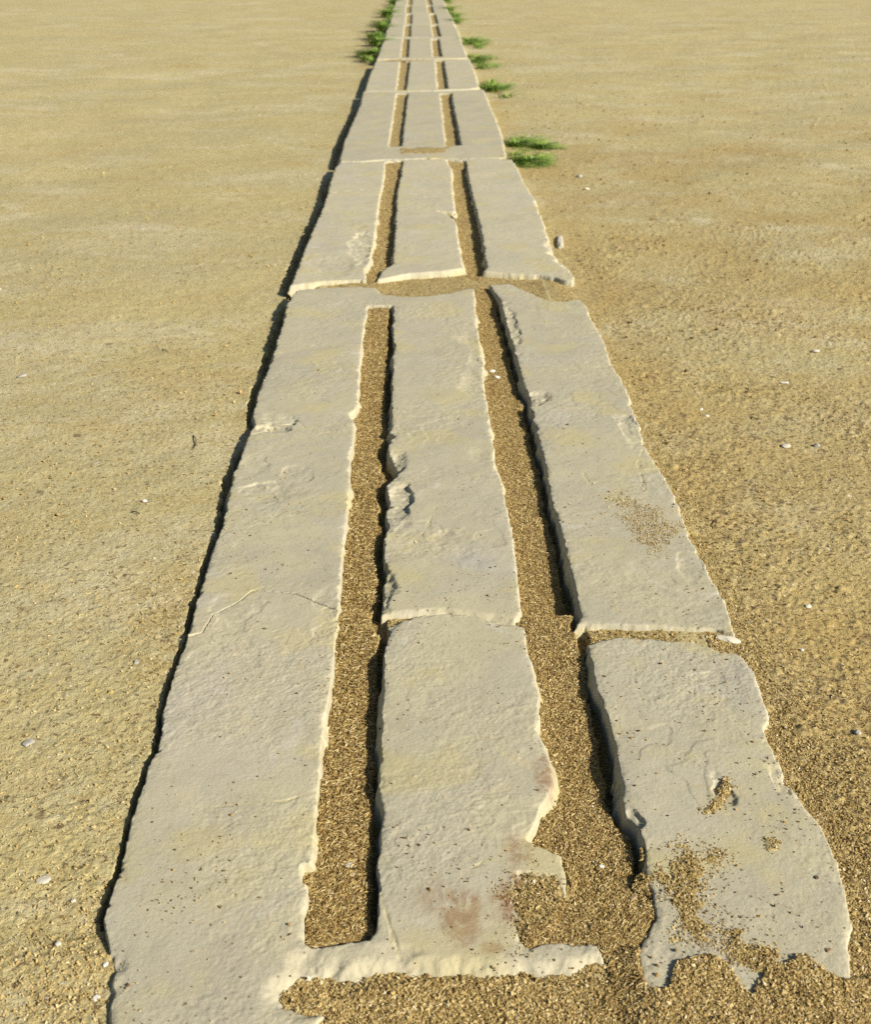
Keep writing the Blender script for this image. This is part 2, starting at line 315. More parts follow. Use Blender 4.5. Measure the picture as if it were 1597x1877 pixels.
def sand_mat(name, wide):
    q = Mat(name, .95)
    co = q.attr('coarse')
    big = q.noise(1.3, 4, .6, sc=(1, 2.2, 1), rot=.25)
    c = q.mix(q.mr(big, .38, .64, smooth=True), (.500, .430, .205), (.462, .402, .215))
    c = q.mix(q.mr(q.noise(2.6, 5, .6, sc=(.9, 1.7, 1), rot=-.2, dist=.9), .50, .70, 0, .8), c, (.60, .545, .365))
    c = q.mix(q.mr(q.noise(4.5, 5, .65, sc=(.8, 1.5, 1), rot=.35, dist=.9), .53, .70, 0, .55), c, (.44, .335, .14))
    c = q.mix(q.mr(q.noise(45, 5, .7), .40, .68, 0, .5), c, (.40, .31, .11))
    c = q.mix(q.mr(q.math('ADD', q.attr('warm'), q.mr(q.noise(3.5, 5, .65), .3, .7, -.5, .5)), .3, 1.1, 0, .75), c, (.43, .315, .115))
    cc = q.mix(q.mr(q.noise(260, 3, .7), .38, .60), (.22, .145, .045), (.50, .39, .15))
    c = q.mix(q.mr(q.math('ADD', q.attr('warm'), q.mr(q.noise(3.5, 5, .65), .3, .7, -.5, .5)), .3, 1.1, 0, .75), c, (.43, .315, .115))
    cc = q.mix(q.mr(q.noise(520, 2, .6), .60, .72, 0, .8), cc, (.66, .58, .40))
    c = q.mix(q.mr(q.math('ADD', co, q.mr(q.noise(90, 4, .7), .3, .7, -.35, .35)), .35, .9, 0, .85), c, cc)
    c = q.mix(q.mr(q.noise(330, 2, .6), .66, .74, 0, .75), c, (.72, .66, .52))
    c = q.mix(q.mr(q.math('ADD', q.noise(190, 2, .6), q.mr(q.attr('warm'), 0, 1, -.01, .05)), .60, .66, 0, .9), c, (.17, .115, .05))  # dark specks painted in for the small shadows of grains and pits
    c = q.mix(q.mr(q.math('ADD', q.noise(70, 3, .6), q.mr(q.attr('warm'), 0, 1, 0, .05)), .66, .72, 0, .85), c, (.20, .15, .08))  # coarser dark specks, again grain shadow put into the colour
    for sc_, lo, hi, cl1, cl2 in ((210, .80, .72, (.13, .085, .035), (.74, .68, .55)), (85, .90, .80, (.15, .10, .045), (.70, .64, .50)), (38, .93, .86, (.18, .13, .06), (.70, .66, .54))):
        vq = q.n('TexVoronoi', feature='F1'); vq.inputs['Scale'].default_value = sc_; vq.inputs['Randomness'].default_value = 1; q.L(q.tc, vq.inputs['Vector'])
        sp = q.n('SeparateColor'); q.L(vq.outputs['Color'], sp.inputs[0])
        dot = q.mr(vq.outputs['Distance'], .16, .26, 1, 0)
        th = q.math('ADD', sp.outputs[0], q.mr(q.math('ADD', q.attr('warm'), q.mr(q.noise(5, 4, .6), .35, .65, -.5, .5)), 0, 1.2, -.06, .10))
        c = q.mix(q.math('MULTIPLY', dot, q.mr(th, lo, lo+.02, 0, .85)), c, cl1)  # crisp dark dots: shadows of grains and pits painted into the earth
        if sc_ > 60: c = q.mix(q.math('MULTIPLY', dot, q.mr(sp.outputs[1], .94 if sc_ > 100 else .985, .95 if sc_ > 100 else .99, 0, .8)), c, cl2)
    nb = q.bump(q.noise(900, 3, .7), .0010, .6)
    nb = q.bump(q.noise(240, 4, .7), .0035, .65, nb)
    nb = q.bump(q.noise(55, 4, .6), .004, .22, nb)
    return q.done(c, nb)
SAND = sand_mat('packed_sandy_earth', True)

def grain_mat(name, cols, rough=.9):
    q = Mat(name, rough); r = q.n('ValToRGB'); r.color_ramp.interpolation = 'LINEAR'
    e = r.color_ramp.elements
    for i, (p, cl) in enumerate(cols):
        if i < 2: e[i].position = p; e[i].color = (*cl, 1)
        else: z = e.new(p); z.color = (*cl, 1)
    q.L(q.attr('rnd'), r.inputs[0])
    return q.done(r.outputs[0])
GRIT = grain_mat('grit_grains', [(0, (.09, .05, .02)), (.25, (.23, .15, .05)), (.55, (.41, .30, .11)), (.85, (.56, .44, .21)), (.95, (.64, .55, .35)), (1, (.78, .74, .64))])
CHAFF = grain_mat('dry_chaff', [(0, (.14, .08, .025)), (.35, (.30, .19, .06)), (.75, (.48, .36, .13)), (1, (.68, .56, .30))])
BLADE = grain_mat('green_blades', [(0, (.07, .14, .02)), (.4, (.16, .28, .04)), (.75, (.28, .38, .07)), (.9, (.36, .38, .11)), (1, (.50, .43, .18))], .7)

# ------------------------------------------------------------------ ground: one sheet, finer where the picture needs it
step = 2.1
vs = np.concatenate([np.arange(2110, 60, -step), np.arange(60, -60, -1.3), -60 - np.cumsum(np.full(24, 1.9))])
rowsY = np.array([Yv(v) for v in vs]); rowsY = np.concatenate([np.linspace(-2.5, rowsY[0]-.01, 26), rowsY, [60, 120, 260, 600]])
rowsY = np.unique(rowsY)
td = np.concatenate([np.arange(-1.05, -.53, .0035), np.arange(-.53, .53, step/FPX), np.arange(.53, 1.05, .0035)]); ex = np.cumsum(np.geomspace(.006, 1.2, 26))
tt = np.concatenate([td[0]-ex[::-1], td, td[-1]+ex])
zc = np.maximum(rowsY*math.cos(TH) + HC*math.sin(TH), .5)
X = rowsY[:, None]*math.tan(PSI) + tt[None, :]*zc[:, None]; Y = np.repeat(rowsY[:, None], len(tt), 1)
x, y = X.ravel(), Y.ravel()
z = ground_z(x, y); cm = coarse(x, y)
warm = np.clip(sst(.2, .34, x)*(.50+.5*np.exp(-np.maximum(x-.27, 0)/.12))*(1-.7*sst(2, 6, y)) + .25*np.exp(-np.maximum(-.2-x, 0)/.12)*(x < -.15) + .8*(np.abs(x-.035) < .19) + .35*fbm(x, y, 2.2, 3, 66.), 0, 1)
nearw = sst(2.2, .9, y)
z += nearw*(.00055*fbm(x, y, 170, 2, 3.)*(.4+cm) + .0006*np.minimum(fbm(x, y, 95, 3, 9.)+.1, 0)*2*(.3+cm))
z += .0007*fbm(x+y*.3, y*1.6, 9, 3, 12.)*sst(.0, .12, np.maximum(-.22-x, x-.29))
out_ = (x < -.2) | (x > .26); cl_ = sst(-.2, .5, fbm(x, y*.8, 5.5, 3, 41.) + .25*(x > 0))
f = out_ & (y < 2.6)
xf, yf = x[f], y[f]
z[f] += np.where(xf < 0, .22, .75)*cl_[f]*(.0022*cells(xf, yf, 95, .35, .42, 5) - .0022*cells(xf+.31, yf, 80, .30, .42, 9) + .0042*cells(xf, yf+.7, 36, .16, .24, 17)) + np.where(xf < 0, .0006, .0012)*cells(xf+.9, yf, 150, .3, .5, 23)
f = out_ & (y >= 1.2) & (y < 9)
z[f] += cl_[f]*.0030*cells(x[f], y[f], 34, .20, .22, 31)*sst(1.2, 2.2, y[f])
link('ground', mesh_from('ground', np.stack([x, y, z], 1), grid_faces(len(rowsY), len(tt)), {'coarse': cm, 'warm': warm}, SAND), kind='structure')

# ------------------------------------------------------------------ stone slabs
CH = [(np.array(P(a, b)), (P(a+c_, b)[0]-P(a, b)[0]), abs(P(a, b-d_)[1]-P(a, b)[1]), dp) for a, b, c_, d_, dp in CHIPS]
ST = [(np.array(P(a, b)), (P(a+c_, b)[0]-P(a, b)[0]), abs(P(a, b-d_)[1]-P(a, b)[1]), dp) for a, b, c_, d_, dp in STAINS]
TIGHT = [PL([(344,1167),(370,1160),(391,1125),(435,1103),(463,1082),(540,1088),(616,1118)])]
BEVEL = PL([(560,1818),(620,1812),(700,1806),(800,1806),(930,1808),(1060,1810),(1115,1800)])
MIDJ = PL([(692,1136),(757,1126),(820,1122),(882,1129),(950,1142)])
TOPS = []
def stone_z(x, y):
    r = np.full(x.shape, -.06)
    for a, b, cx_, cy_, T in TOPS:
        i = np.rint((y-b)/cy_).astype(int); j = np.rint((x-a)/cx_).astype(int)
        m = (i >= 0) & (j >= 0) & (i < T.shape[0]) & (j < T.shape[1])
        r[m] = np.maximum(r[m], T[i[m], j[m]])
    return r
def slab(poly, grooves, label, cell, seed, cracks='', tilt=(0, 0), front=False):
    p = np.asarray(poly); x0, y0 = p.min(0)-.012; x1, y1 = p.max(0)+.012
    xs = np.arange(x0, x1, cell); ys = np.arange(y0, y1, cell*1.15)
    X, Y = np.meshgrid(xs, ys); x, y = X.ravel(), Y.ravel()
    s = sdf(x, y, p)
    for g in grooves: s = np.minimum(s, -sdf(x, y, g))
    fine = cell < .0016
    tn = np.ones_like(x)
    for tg in TIGHT: tn *= sst(.002, .012, dline(x, y, tg))
    sw = s + tn*((.0013 if cell < .001 else .0021)*fbm(x, y, 55, 3, seed) + .0022*np.clip(fbm(x, y, 75, 4, seed+41)-.35, 0, 1)*-2 + .0022*np.minimum(fbm(x, y, 16, 2, seed+2)+.28, 0)*2 - .0004)
    s = sw + tn*(.0007*fbm(x, y, 240 if fine else 110, 2, seed+1))
    t = np.zeros_like(x)
    t += .0009*fbm(x, y, 7, 2, seed+3) + .0004*fbm(x, y, 22, 3, seed+4)
    fl = fbm(x+.3*y, y*.8, 8, 4, seed+5)*3.2; fr = fl-np.floor(fl)
    msk = sst(-.2, .4, fbm(x, y, 5, 2, seed+9))
    t += (np.floor(fl)+sst(0, .13, fr)-fl*.6)*.00045*sst(.0, .5, fbm(x, y, 6, 3, seed+23))
    fl = fbm(x, y, 26, 3, seed+6)*2.5; fr = fl-np.floor(fl)
    t += (np.floor(fl)+sst(0, .2, fr)-fl)*.00028*msk*1.5*sst(.0, .5, fbm(x, y, 8, 3, seed+24))
    rg = .25+1.1*sst(-.25, .4, fbm(x, y, 6.5, 4, seed+33))
    t += rg*(.00026*fbm(x, y, 120, 3, seed+7) + (.00016*fbm(x, y, 380, 2, seed+8) if fine else 0)) + rg*.0005*np.minimum(fbm(x, y, 60, 4, seed+34)+.15, 0)
    edge = np.zeros_like(x); stain = np.zeros_like(x); dust = np.zeros_like(x)
    for c_, rx, ry, dp in CH:
        m = (np.abs(x-c_[0]) < rx*2.6) & (np.abs(y-c_[1]) < ry*2.6)
        if not m.any(): continue
        xm, ym = x[m], y[m]
        r = np.hypot((xm-c_[0])/rx, (ym-c_[1])/ry) + .75*fbm(xm, ym, .38/max(rx, .003), 5, seed+11+c_[0]*50)
        soft = sst(-.3, .3, fbm(xm, ym, .25/max(rx, .003), 2, seed+21)); k = sst(1.08+.35*soft, .96-.5*soft, r)
        q_ = fbm(xm+.4*ym, ym*.8, 34, 3, seed+12)*2.2; qf = q_-np.floor(q_)
        t[m] -= k*dp*(.65+.30*(np.floor(q_)+sst(0, .3, qf))+.10*fbm(xm, ym, 130, 3, seed)+.35*(1-np.clip(r, 0, 1)))
        edge[m] = np.maximum(edge[m], .12*k)
    for k in cracks:
        ln = CR[k]; d = dline(x, y, ln) + .0026*fbm(x, y, 45, 4, seed+13)
        big = k in 'ade'; gp = sst(-.45, .1, fbm(x, y, 30, 3, seed+22))
        t -= gp*(.0026 if big else .0008)*sst(.0019 if big else .0009, .0, np.abs(d))
        dust = np.maximum(dust, .35*sst(.003, .0, d))
    for c_, rx, ry, dp in ST:
        stain = np.maximum(stain, dp*sst(1.2, .5, np.hypot((x-c_[0])/rx, (y-c_[1])/ry) + .3*fbm(x, y, 35, 3, 2.)))
    if front:
        d = dline(x, y, BEVEL); t -= .0105*sst(.024, .0, d + .006*fbm(x, y, 34, 4, seed+14)) + .0010*np.abs(fbm(x, y, 70, 3, seed+27))*sst(.03, .01, d)
        edge = np.maximum(edge, sst(.026, .010, d)*.6)
    if 'b' in cracks:
        d = dline(x, y, MIDJ); t -= .0040*sst(.010, .0, d + .003*fbm(x, y, 50, 3, seed+28))*(y > Yv(1160))
        edge = np.maximum(edge, sst(.012, .003, d)*.5)
    # corners rounded by wear, rough broken sides
    rr = .0007*(1+1.6*np.maximum(fbm(x, y, 24, 3, seed+19), -.4))
    rr = rr*(.35+.65*tn)
    gy_ = np.gradient(sw.reshape(len(ys), len(xs)), cell*1.15, axis=0).ravel(); facing = sst(.3, .8, gy_)
    slope = np.clip(8+16*fbm(x, y, 14, 2, seed+15), 2.2, 16)*(1-facing) + facing*(np.clip(3.2+5*fbm(x, y, 20, 3, seed+26), 1.2, 7) if cell < .003 else 14) + 14*(1-tn)
    a = np.where(s > 0, rr*np.exp(-np.maximum(s, 0)/.0022), rr + np.maximum(-sw, 0)*slope*(s < 0))
    a = a + np.where(sw < 0, .0012*fbm(x, y, 90, 4, seed+25)*sst(0, .0015, -sw), 0)
    t2 = t - a + .0004*fbm(x, y, 140, 2, seed+16)*sst(.008, 0, np.abs(s))
    edge = np.maximum(edge, tn*(.7 if cell < .003 else .2)*sst(.0045, .0003, s)*sst(-.2, .6, fbm(x, y, 26, 3, seed+17)))
    dust = np.maximum(dust, .5*sst(.15, .55, fbm(x, y, 11, 4, seed+18)))
    edge = edge*(1-.65*facing)
    dust = np.maximum(dust, sst(-.0006, -.0040, sw)*.75*sst(-.5, .3, fbm(x, y, 50, 3, seed+29)))
    t2 = np.maximum(t2, -.062) + tilt[0]*(x-.03) + tilt[1]*(y-p[:, 1].mean())
    TOPS.append((x0, y0, cell, cell*1.15, t2.reshape(len(ys), len(xs))))
    V = np.stack([x, y, t2], 1); F = grid_faces(len(ys), len(xs))
    keep = (s > -.0065)[F].any(1); F = F[keep]
    used = np.zeros(len(x), bool); used[F.ravel()] = True; idx = np.cumsum(used)-1
    me = mesh_from('stone_slab', V[used], idx[F], {'tone': np.full(int(used.sum()), random.random()), 'edge': edge[used], 'stain': stain[used], 'dust': dust[used]}, STONE)
    o = link('stone_slab', me, label, 'stone slab', 'worn stone slabs laid end to end in a straight strip', 'thing'); return o
g1, g2 = PL(G1), PL(G2)
slab(PL(SLAB1), [g1, g2], 'nearest stone slab, its broken front buried in grit, reddish stains beside the right groove', .00075, 1., 'hijl', (0, 0), True)
slab(PL(SLAB2), [g1, g2], 'second stone slab from the viewer, with chipped groove edges and a brown grit patch', .0012, 1., 'abcfgkmno')
slab(PL(SLAB3), [PL(G1b), PL(G2b)], 'third stone slab from the viewer, with a pale broken front edge above a sandy gap', .0021, 61., 'de', (0, .001))
slab(PL(SLAB4), [PL(G1c), PL(G2c)], 'fourth stone slab from the viewer, its grooves ending in an uncut bar at the front', .0035, 91.)
slab(PL(SLAB5), [PL(G1d), PL(G2d)], 'fifth stone slab from the viewer, just beyond the one whose grooves end in a bar', .005, 121.)
slab(PL(SLAB6), [PL(G1e), PL(G2e)], 'sixth stone slab from the viewer, with green weeds close against both of its sides', .006, 151.)
ends = [68.5, 44.5, 24.5, 9.5, -4.5, -16, -26]
words = ['seventh stone slab from the viewer, with bushy dark weeds along its left side',
         'eighth stone slab from the viewer, between strips of weeds near the top edge',
         'ninth stone slab from the viewer, the second last that can be seen', 'farthest stone slab in the picture, cut off by the top edge',
         'stone slab just past the farthest visible one', 'stone slab far down the strip, past the top edge of the picture']
for i in range(6):
    ya, yb = Yv(ends[i])+.006, Yv(ends[i+1])-.006; dx = [0, .006, -.004, .003, 0, -.005][i]
    xl, xr = -.185+dx, .285+dx
    # the strip keeps its width, wobbling a little
    poly = np.array([(xl, ya), (xr, ya), (xr+.004, (ya+yb)/2), (xr-.006, yb), (xl+.006, yb), (xl-.004, (ya+yb)/2)])
    gs = [np.array([(a, ya+.05), (b, ya+.05), (b, yb-.05), (a, yb-.05)]) for a, b in ((-.068+dx, -.027+dx), (.118+dx, .162+dx))]
    slab(poly, gs, words[i], .007, 180.+i*30)

# ------------------------------------------------------------------ loose grit and chaff
OCT_V = np.array([(1,0,0),(-1,0,0),(0,1,0),(0,-1,0),(0,0,1),(0,0,-1)], float)
OCT_F = np.array([(0,2,4),(2,1,4),(1,3,4),(3,0,4),(2,0,5),(1,2,5),(3,1,5),(0,3,5)])
def rotm(n):
    qn = rng.normal(size=(n, 4)); qn /= np.linalg.norm(qn, axis=1, keepdims=True); a, b, c, d = qn.T
    return np.stack([1-2*(c*c+d*d), 2*(b*c-a*d), 2*(b*d+a*c), 2*(b*c+a*d), 1-2*(b*b+d*d), 2*(c*d-a*b), 2*(b*d-a*c), 2*(c*d+a*b), 1-2*(b*b+c*c)], -1).reshape(n, 3, 3)
def grains(x, y, z, size):
    n = len(x); V = OCT_V[None]*(1+.35*rng.normal(size=(n, 6, 1)).clip(-1.3, 1.3))
    V = V*np.stack([np.ones(n), rng.uniform(.5, .95, n), rng.uniform(.4, .8, n)], 1)[:, None]
    V = np.einsum('nij,nkj->nki', rotm(n), V)*(size/2)[:, None, None]
    V += np.stack([x, y, z], 1)[:, None]
    F = OCT_F[None] + 6*np.arange(n)[:, None, None]
    return V.reshape(-1, 3), F.reshape(-1, 3)
def top_z(x, y):
    return ground_z(x, y)
# 1: grit over the whole near ground, thinned with distance as the eye loses it
N = 330000
u = rng.uniform(-250, 1850, N); v = rng.uniform(420, 2080, N)
pts = np.array([P(a, b) for a, b in zip(u, v)]); gx, gy = pts[:, 0], pts[:, 1]
cmask = coarse(gx, gy)
keep = rng.random(N) < (cmask**2.2*.75 + .05)
gx, gy, cmask = gx[keep], gy[keep], cmask[keep]
sz = np.exp(rng.normal(math.log(.00135), .40, len(gx))).clip(.0006, .0045)
gz = ground_z(gx, gy); ok = gz > stone_z(gx, gy) + .0001
gx, gy, gz, sz = gx[ok], gy[ok], gz[ok], sz[ok]
sets = [(gx, gy, gz + sz*.22, sz)]
n = 150000; u = rng.uniform(-150, 1750, n); v = rng.uniform(1740, 2010, n)
pts = np.array([P(a, b) for a, b in zip(u, v)]); x, y = pts.T
k = (sdf(x, y, FRONT) > 0) | (x > P(1570, 1750)[0]) | ((x < P(185, 1750)[0]) & (rng.random(n) < .02)); x, y = x[k], y[k]; z = ground_z(x, y)
k = z > stone_z(x, y); x, y, z = x[k], y[k], z[k]; s_ = np.exp(rng.normal(math.log(.0016), .35, len(x))).clip(.0007, .004)
sets.append((x, y, z+s_*.15, s_))
# grit caught along the right side of the strip
n = 75000; v = 500 + 1400*rng.random(n)**.75; yy = np.array([Yv(b) for b in v]); x = .25 + rng.exponential(.020, n); y = yy
z = ground_z(x, y); k = (z > stone_z(x, y)) & (x < .45); x, y, z = x[k], y[k], z[k]; s_ = np.exp(rng.normal(math.log(.0013), .35, len(x))).clip(.0007, .004)
sets.append((x, y, z+s_*.15, s_))
n = 70000; u = rng.uniform(-250, 1850, n); v = rng.uniform(90, 1700, n)
pts = np.array([P(a, b) for a, b in zip(u, v)]); x, y = pts.T
px_ = (y*math.cos(TH)+HC*math.sin(TH))/FPX
cl = sst(-.15, .45, fbm(x, y*.8, 5.5, 3, 41.) + .35*fbm(x, y, 22, 2, 42.))
k = ((x < -.225) | (x > .30)) & (rng.random(n) < (.08+.92*cl)*np.where(x > 0, 1., .4)*(.35+.65*sst(100, 700, v))); x, y, px_ = x[k], y[k], px_[k]
k = ground_z(x, y) > stone_z(x, y); x, y, px_ = x[k], y[k], px_[k]
s = np.minimum(px_*np.exp(rng.normal(math.log(3.0), .42, len(x))), .008)
sets.append((x, y, ground_z(x, y)+s*.32, s))
SPECK = len(sets)-1
# 2: grit filling the grooves and joints, thick
def fill(poly, n, smin, smax, v_lo=None):
    p = PL(poly) if not isinstance(poly, np.ndarray) else poly
    a, b = p.min(0), p.max(0); x = rng.uniform(a[0], b[0], n); y = a[1]+(b[1]-a[1])*rng.random(n)**1.7
    k = sdf(x, y, p) > .0012; x, y = x[k], y[k]
    return x, y, ground_z(x, y), rng.uniform(smin, smax, len(x))
for pl, n, a, b in ((G1, 95000, .0009, .0021), (G2, 330000, .0009, .0021), (G1b, 7000, .0016, .003), (G2b, 8000, .0016, .003)):
    x, y, z, s = fill(pl, n, a, b)
    sets.append((x, y, z+s*.1+rng.uniform(-.0007, .0009, len(x))+.0006*fbm(x, y, 110, 2, 3.), s))
for pl, h, so_ in PATCH[:6]:
    a, b = pl.min(0)-.02, pl.max(0)+.02; n = int((b[0]-a[0])*(b[1]-a[1])/1.6e-6)
    x = rng.uniform(a[0], b[0], n); y = rng.uniform(a[1], b[1], n)
    s_ = sdf(x, y, pl)/so_ + .9*fbm(x, y, 45, 3, 4.); k = rng.random(n) < sst(-1.2, .7, s_)**(2.2 if h < 0 else 1.5)*(.05 if (h == -.0002) else .85)
    x, y = x[k], y[k]; s = rng.uniform(.0008, .0019, len(x))
    sets.append((x, y, np.maximum(ground_z(x, y), stone_z(x, y))+s*.2, s))
# 3: stray grains on the slabs
n = 16000; u = rng.uniform(200, 1560, n); v = rng.uniform(560, 1880, n)
pts = np.array([P(a, b) for a, b in zip(u, v)]); x, y = pts.T; sg = stone_z(x, y)
k = (sg > ground_z(x, y)+.0005) & (sg > -.006) & (rng.random(n) < .04+.6*sst(-.05, .6, fbm(x, y, 9, 3, 77.)+.25*(x > .1)))
x, y, sg = x[k], y[k], sg[k]; s = np.exp(rng.normal(math.log(.0012), .42, len(x))).clip(.0006, .003)
sets.append((x, y, sg+s*.25, s)); DARK = len(sets)-1
Vs, Fs, Rs, off = [], [], [], 0
for i_, (x, y, z, s) in enumerate(sets):
    V, F = grains(x, y, z, s); r = np.where((np.repeat(x, 6) < -.19), .38, 0) + np.where((np.repeat(x, 6) < -.19), .6, 1)*np.repeat(rng.beta(*((1.2, 2.4) if i_ in (DARK, SPECK) else (2.2, 2.0)), len(x)), 6)
    Vs.append(V); Fs.append(F+off); Rs.append(r); off += len(V)
link('grit', mesh_from('grit', np.concatenate(Vs), np.concatenate(Fs), {'rnd': np.concatenate(Rs)}, GRIT, False), kind='stuff')
print('grains', off//6)

def chaff(x, y, z, ln, wd):
    n = len(x); a = rng.uniform(0, 2*np.pi, n); tilt = rng.normal(0, .28, n); cv = rng.normal(0, .35, n)
    dx, dy = np.cos(a), np.sin(a); px, py = -dy, dx
    rings = []
    for k, (t, ww) in enumerate(((-.5, .35), (0, 1), (.5, .3))):
        bend = cv*ln*(t*t-.1)
        cxx = x + dx*t*ln + px*bend; cyy = y + dy*t*ln + py*bend; czz = z + np.sin(tilt)*t*ln + ln*.06*(1-4*t*t)
        for sx, sz_ in ((-.5, -.2), (.5, -.2), (0, .45)):
            rings.append(np.stack([cxx+px*wd*ww*sx, cyy+py*wd*ww*sx, czz+wd*ww*sz_], 1))
    V = np.stack(rings, 1); F = []
    for r in (0, 3):
        for i in range(3): F.append((r+i, r+(i+1) % 3, r+3+(i+1) % 3, r+3+i))
    F = np.array(F)[None] + 9*np.arange(n)[:, None, None]
    return V.reshape(-1, 3), F.reshape(-1, 4)
cs = []
for pl, n, a, b in ((G1, 30000, .002, .0065), (G2, 22000, .0015, .0048), (G1b, 1500, .004, .009), (G2b, 1500, .004, .009)):
    x, y, z, s = fill(pl, n, a, b)
    k = sdf(x, y, PL(pl)) > s*.3
    x, y, z, s = x[k], y[k], z[k], s[k]
    cs.append((x, y, z+.0009+rng.uniform(0, .0008, len(x)), s, rng.uniform(.0004, .0011, len(x))))
n = 26000; u = rng.uniform(-200, 1800, n); v = rng.uniform(600, 2080, n); pts = np.array([P(a, b) for a, b in zip(u, v)]); x, y = pts.T
k = (rng.random(n) < coarse(x, y)**2) & (((x < -.21) | (x > .29)) | (y < Yv(1790)))
x, y = x[k], y[k]; z = ground_z(x, y); k = z > stone_z(x, y); x, y, z = x[k], y[k], z[k]
cs.append((x, y, z+.0006, rng.uniform(.002, .006, len(x)), rng.uniform(.0004, .0009, len(x))))
Vs, Fs, Rs, off = [], [], [], 0
for a in cs:
    V, F = chaff(*a); Vs.append(V); Fs.append(F+off); Rs.append(np.repeat(rng.random(len(a[0])), 9)); off += len(V)
link('chaff', mesh_from('chaff', np.concatenate(Vs), np.concatenate(Fs), {'rnd': np.concatenate(Rs)}, CHAFF, True), kind='stuff')

# ------------------------------------------------------------------ pebbles one can point at
import bmesh
def peb_mat(name, a, b):
    q = Mat(name, .8); c = q.mix(q.mr(q.noise(260, 4, .7), .35, .65), a, b)
    return q.done(c, q.bump(q.noise(500, 3), .0006, .5))
PM = {'white': peb_mat('white_pebble', (.56, .53, .44), (.68, .65, .58)), 'grey': peb_mat('grey_pebble', (.30, .29, .25), (.42, .40, .34)),
      'pale': peb_mat('pale_pebble', (.50, .46, .36), (.60, .56, .45)), 'dark': peb_mat('dark_pebble', (.10, .07, .045), (.16, .12, .08)),
      'brown': peb_mat('brown_pebble', (.26, .18, .10), (.36, .26, .15))}
def pebble(name, u, v, w, h, fl, rot, kind, label, cat='pebble', group=None, z=None, sink=.3, ang=.22):
    bm = bmesh.new(); bmesh.ops.create_icosphere(bm, subdivisions=3, radius=.5)
    sd_ = random.uniform(0, 90)
    co = np.array([vv.co for vv in bm.verts]); r = 1 + ang*fbm(co[:, 0]+co[:, 2]*.7, co[:, 1]-co[:, 2]*.5, 1.9, 2, sd_)
    x0, y0 = P(u, v); W = w/ (FPX/ (y0*math.cos(TH)+HC*math.sin(TH)))
    for vv, rr in zip(bm.verts, r):
        c_ = vv.co*rr; c_ = Vector([math.copysign(min(abs(k), .40), k) if ang > .3 else k for k in c_])
        vv.co = Vector((c_.x*W, c_.y*W*h, c_.z*W*fl))
    for f in bm.faces: f.smooth = ang < .3
    me = bpy.data.meshes.new(name); bm.to_mesh(me); bm.free(); me.materials.append(PM[kind])
    zz = float(max(ground_z(np.array([x0]), np.array([y0]))[0], stone_z(np.array([x0]), np.array([y0]))[0]))
    o = link(name, me, label, cat, group); x0, y0 = P(u, v, zz)
    o.location = (x0, y0, zz + W*fl*(.5-sink)); tl = .15 if h < 2 else .02; o.rotation_euler = (random.uniform(-tl, tl), random.uniform(-tl, tl), rot); return o
PB = [
 (902,682,13,.6,.45,.3,'white','white pebble in the right groove, upper left one of a touching pair'),
 (911,692,12,.7,.4,-.5,'white','white pebble in the right groove, lower right one of a touching pair'),
 (1498,819,12,.9,.75,.2,'grey','round grey pebble with a long dark shadow, on the open earth right of the strip'),
 (1441,818,17,.8,.25,.1,'pale','flat pale stone half sunk in the earth just left of a round grey pebble'),
 (1438,702,19,.35,.2,-.1,'white','thin white flake lying on the earth right of the strip'),
 (1297,763,10,.6,.4,.1,'white','small white pebble with a dark shadow between the strip and a thin white flake'),
 (1286,751,9,.5,.4,.5,'white','tiny white chip just above a small white pebble right of the strip'),
 (1495,645,15,.5,.4,-.2,'pale','grey white flat pebble high on the right side earth'),
 (51,1362,17,1.5,.3,-.55,'grey','long grey shard of stone set on edge in the earth at the left'),
 (79,1613,27,.75,.14,.2,'pale','broad pale flat stone flush with the earth at lower left'),
 (106,1731,12,.8,.6,.3,'pale','pale pebble with dark shadow near the lower left corner of the picture'),
 (134,1652,9,.9,.7,.3,'pale','small cream pebble left of the nearest slab, above a pair of shadowed ones'),
 (265,919,9,.8,.6,0.,'white','small round white pebble on smooth earth left of the second slab'),
 (84,809,11,.7,.4,.9,'white','white chip far left on the earth, level with the crack in the second slab'),
 (40,690,18,.6,.3,.4,'grey','dull grey flat stone at the left rim of the picture'),
 (1063,325,11,.7,.7,.1,'grey','grey pebble right of the third slab, nearest the green tufts'),
 (1076,347,11,.6,.4,.1,'pale','pale pebble just below a grey one right of the third slab'),
 (1134,455,9,.7,.6,.1,'brown','dark brown pebble right of the front end of the third slab'),
 (1482,1113,13,.7,.5,.3,'pale','pale rounded pebble with pointed shadow, right of the joint below the second slab'),
 (1471,1192,8,.9,.6,.1,'white','small white pebble casting a pointed shadow, right of the nearest slab'),
 (1573,1344,12,1.1,.7,.1,'grey','greenish grey pebble close to the right rim of the picture'),
 (640,1588,17,.7,.45,.3,'pale','pale angular stone lying in the grit of the left groove'),
 (648,1604,11,1.1,.5,.1,'white','small white stone just below an angular one in the left groove'),
 (1103,1589,12,.6,.5,.1,'white','white chip in the wide grit of the right groove'),
 (1160,1648,15,.7,.5,.4,'brown','brown angular stone at the dark lower end of the right groove'),
 (193,1768,9,1.5,.5,-.2,'white','narrow white pebble wedged against the left side of the nearest slab'),
 (176,1830,12,1.3,.4,-.6,'white','slim white chip near the bottom left beside the nearest slab'),
 (335,1168,12,.9,.6,.2,'pale','pale lump of stone at the left edge where the two nearest slabs meet'),
 (250,1214,9,1.4,.4,.1,'grey','blue grey chip on the smooth earth left of the nearest slab'),
 (690,1003,8,.9,.5,.1,'pale','pale grain sized stone at the shaded side of the left groove'),
]
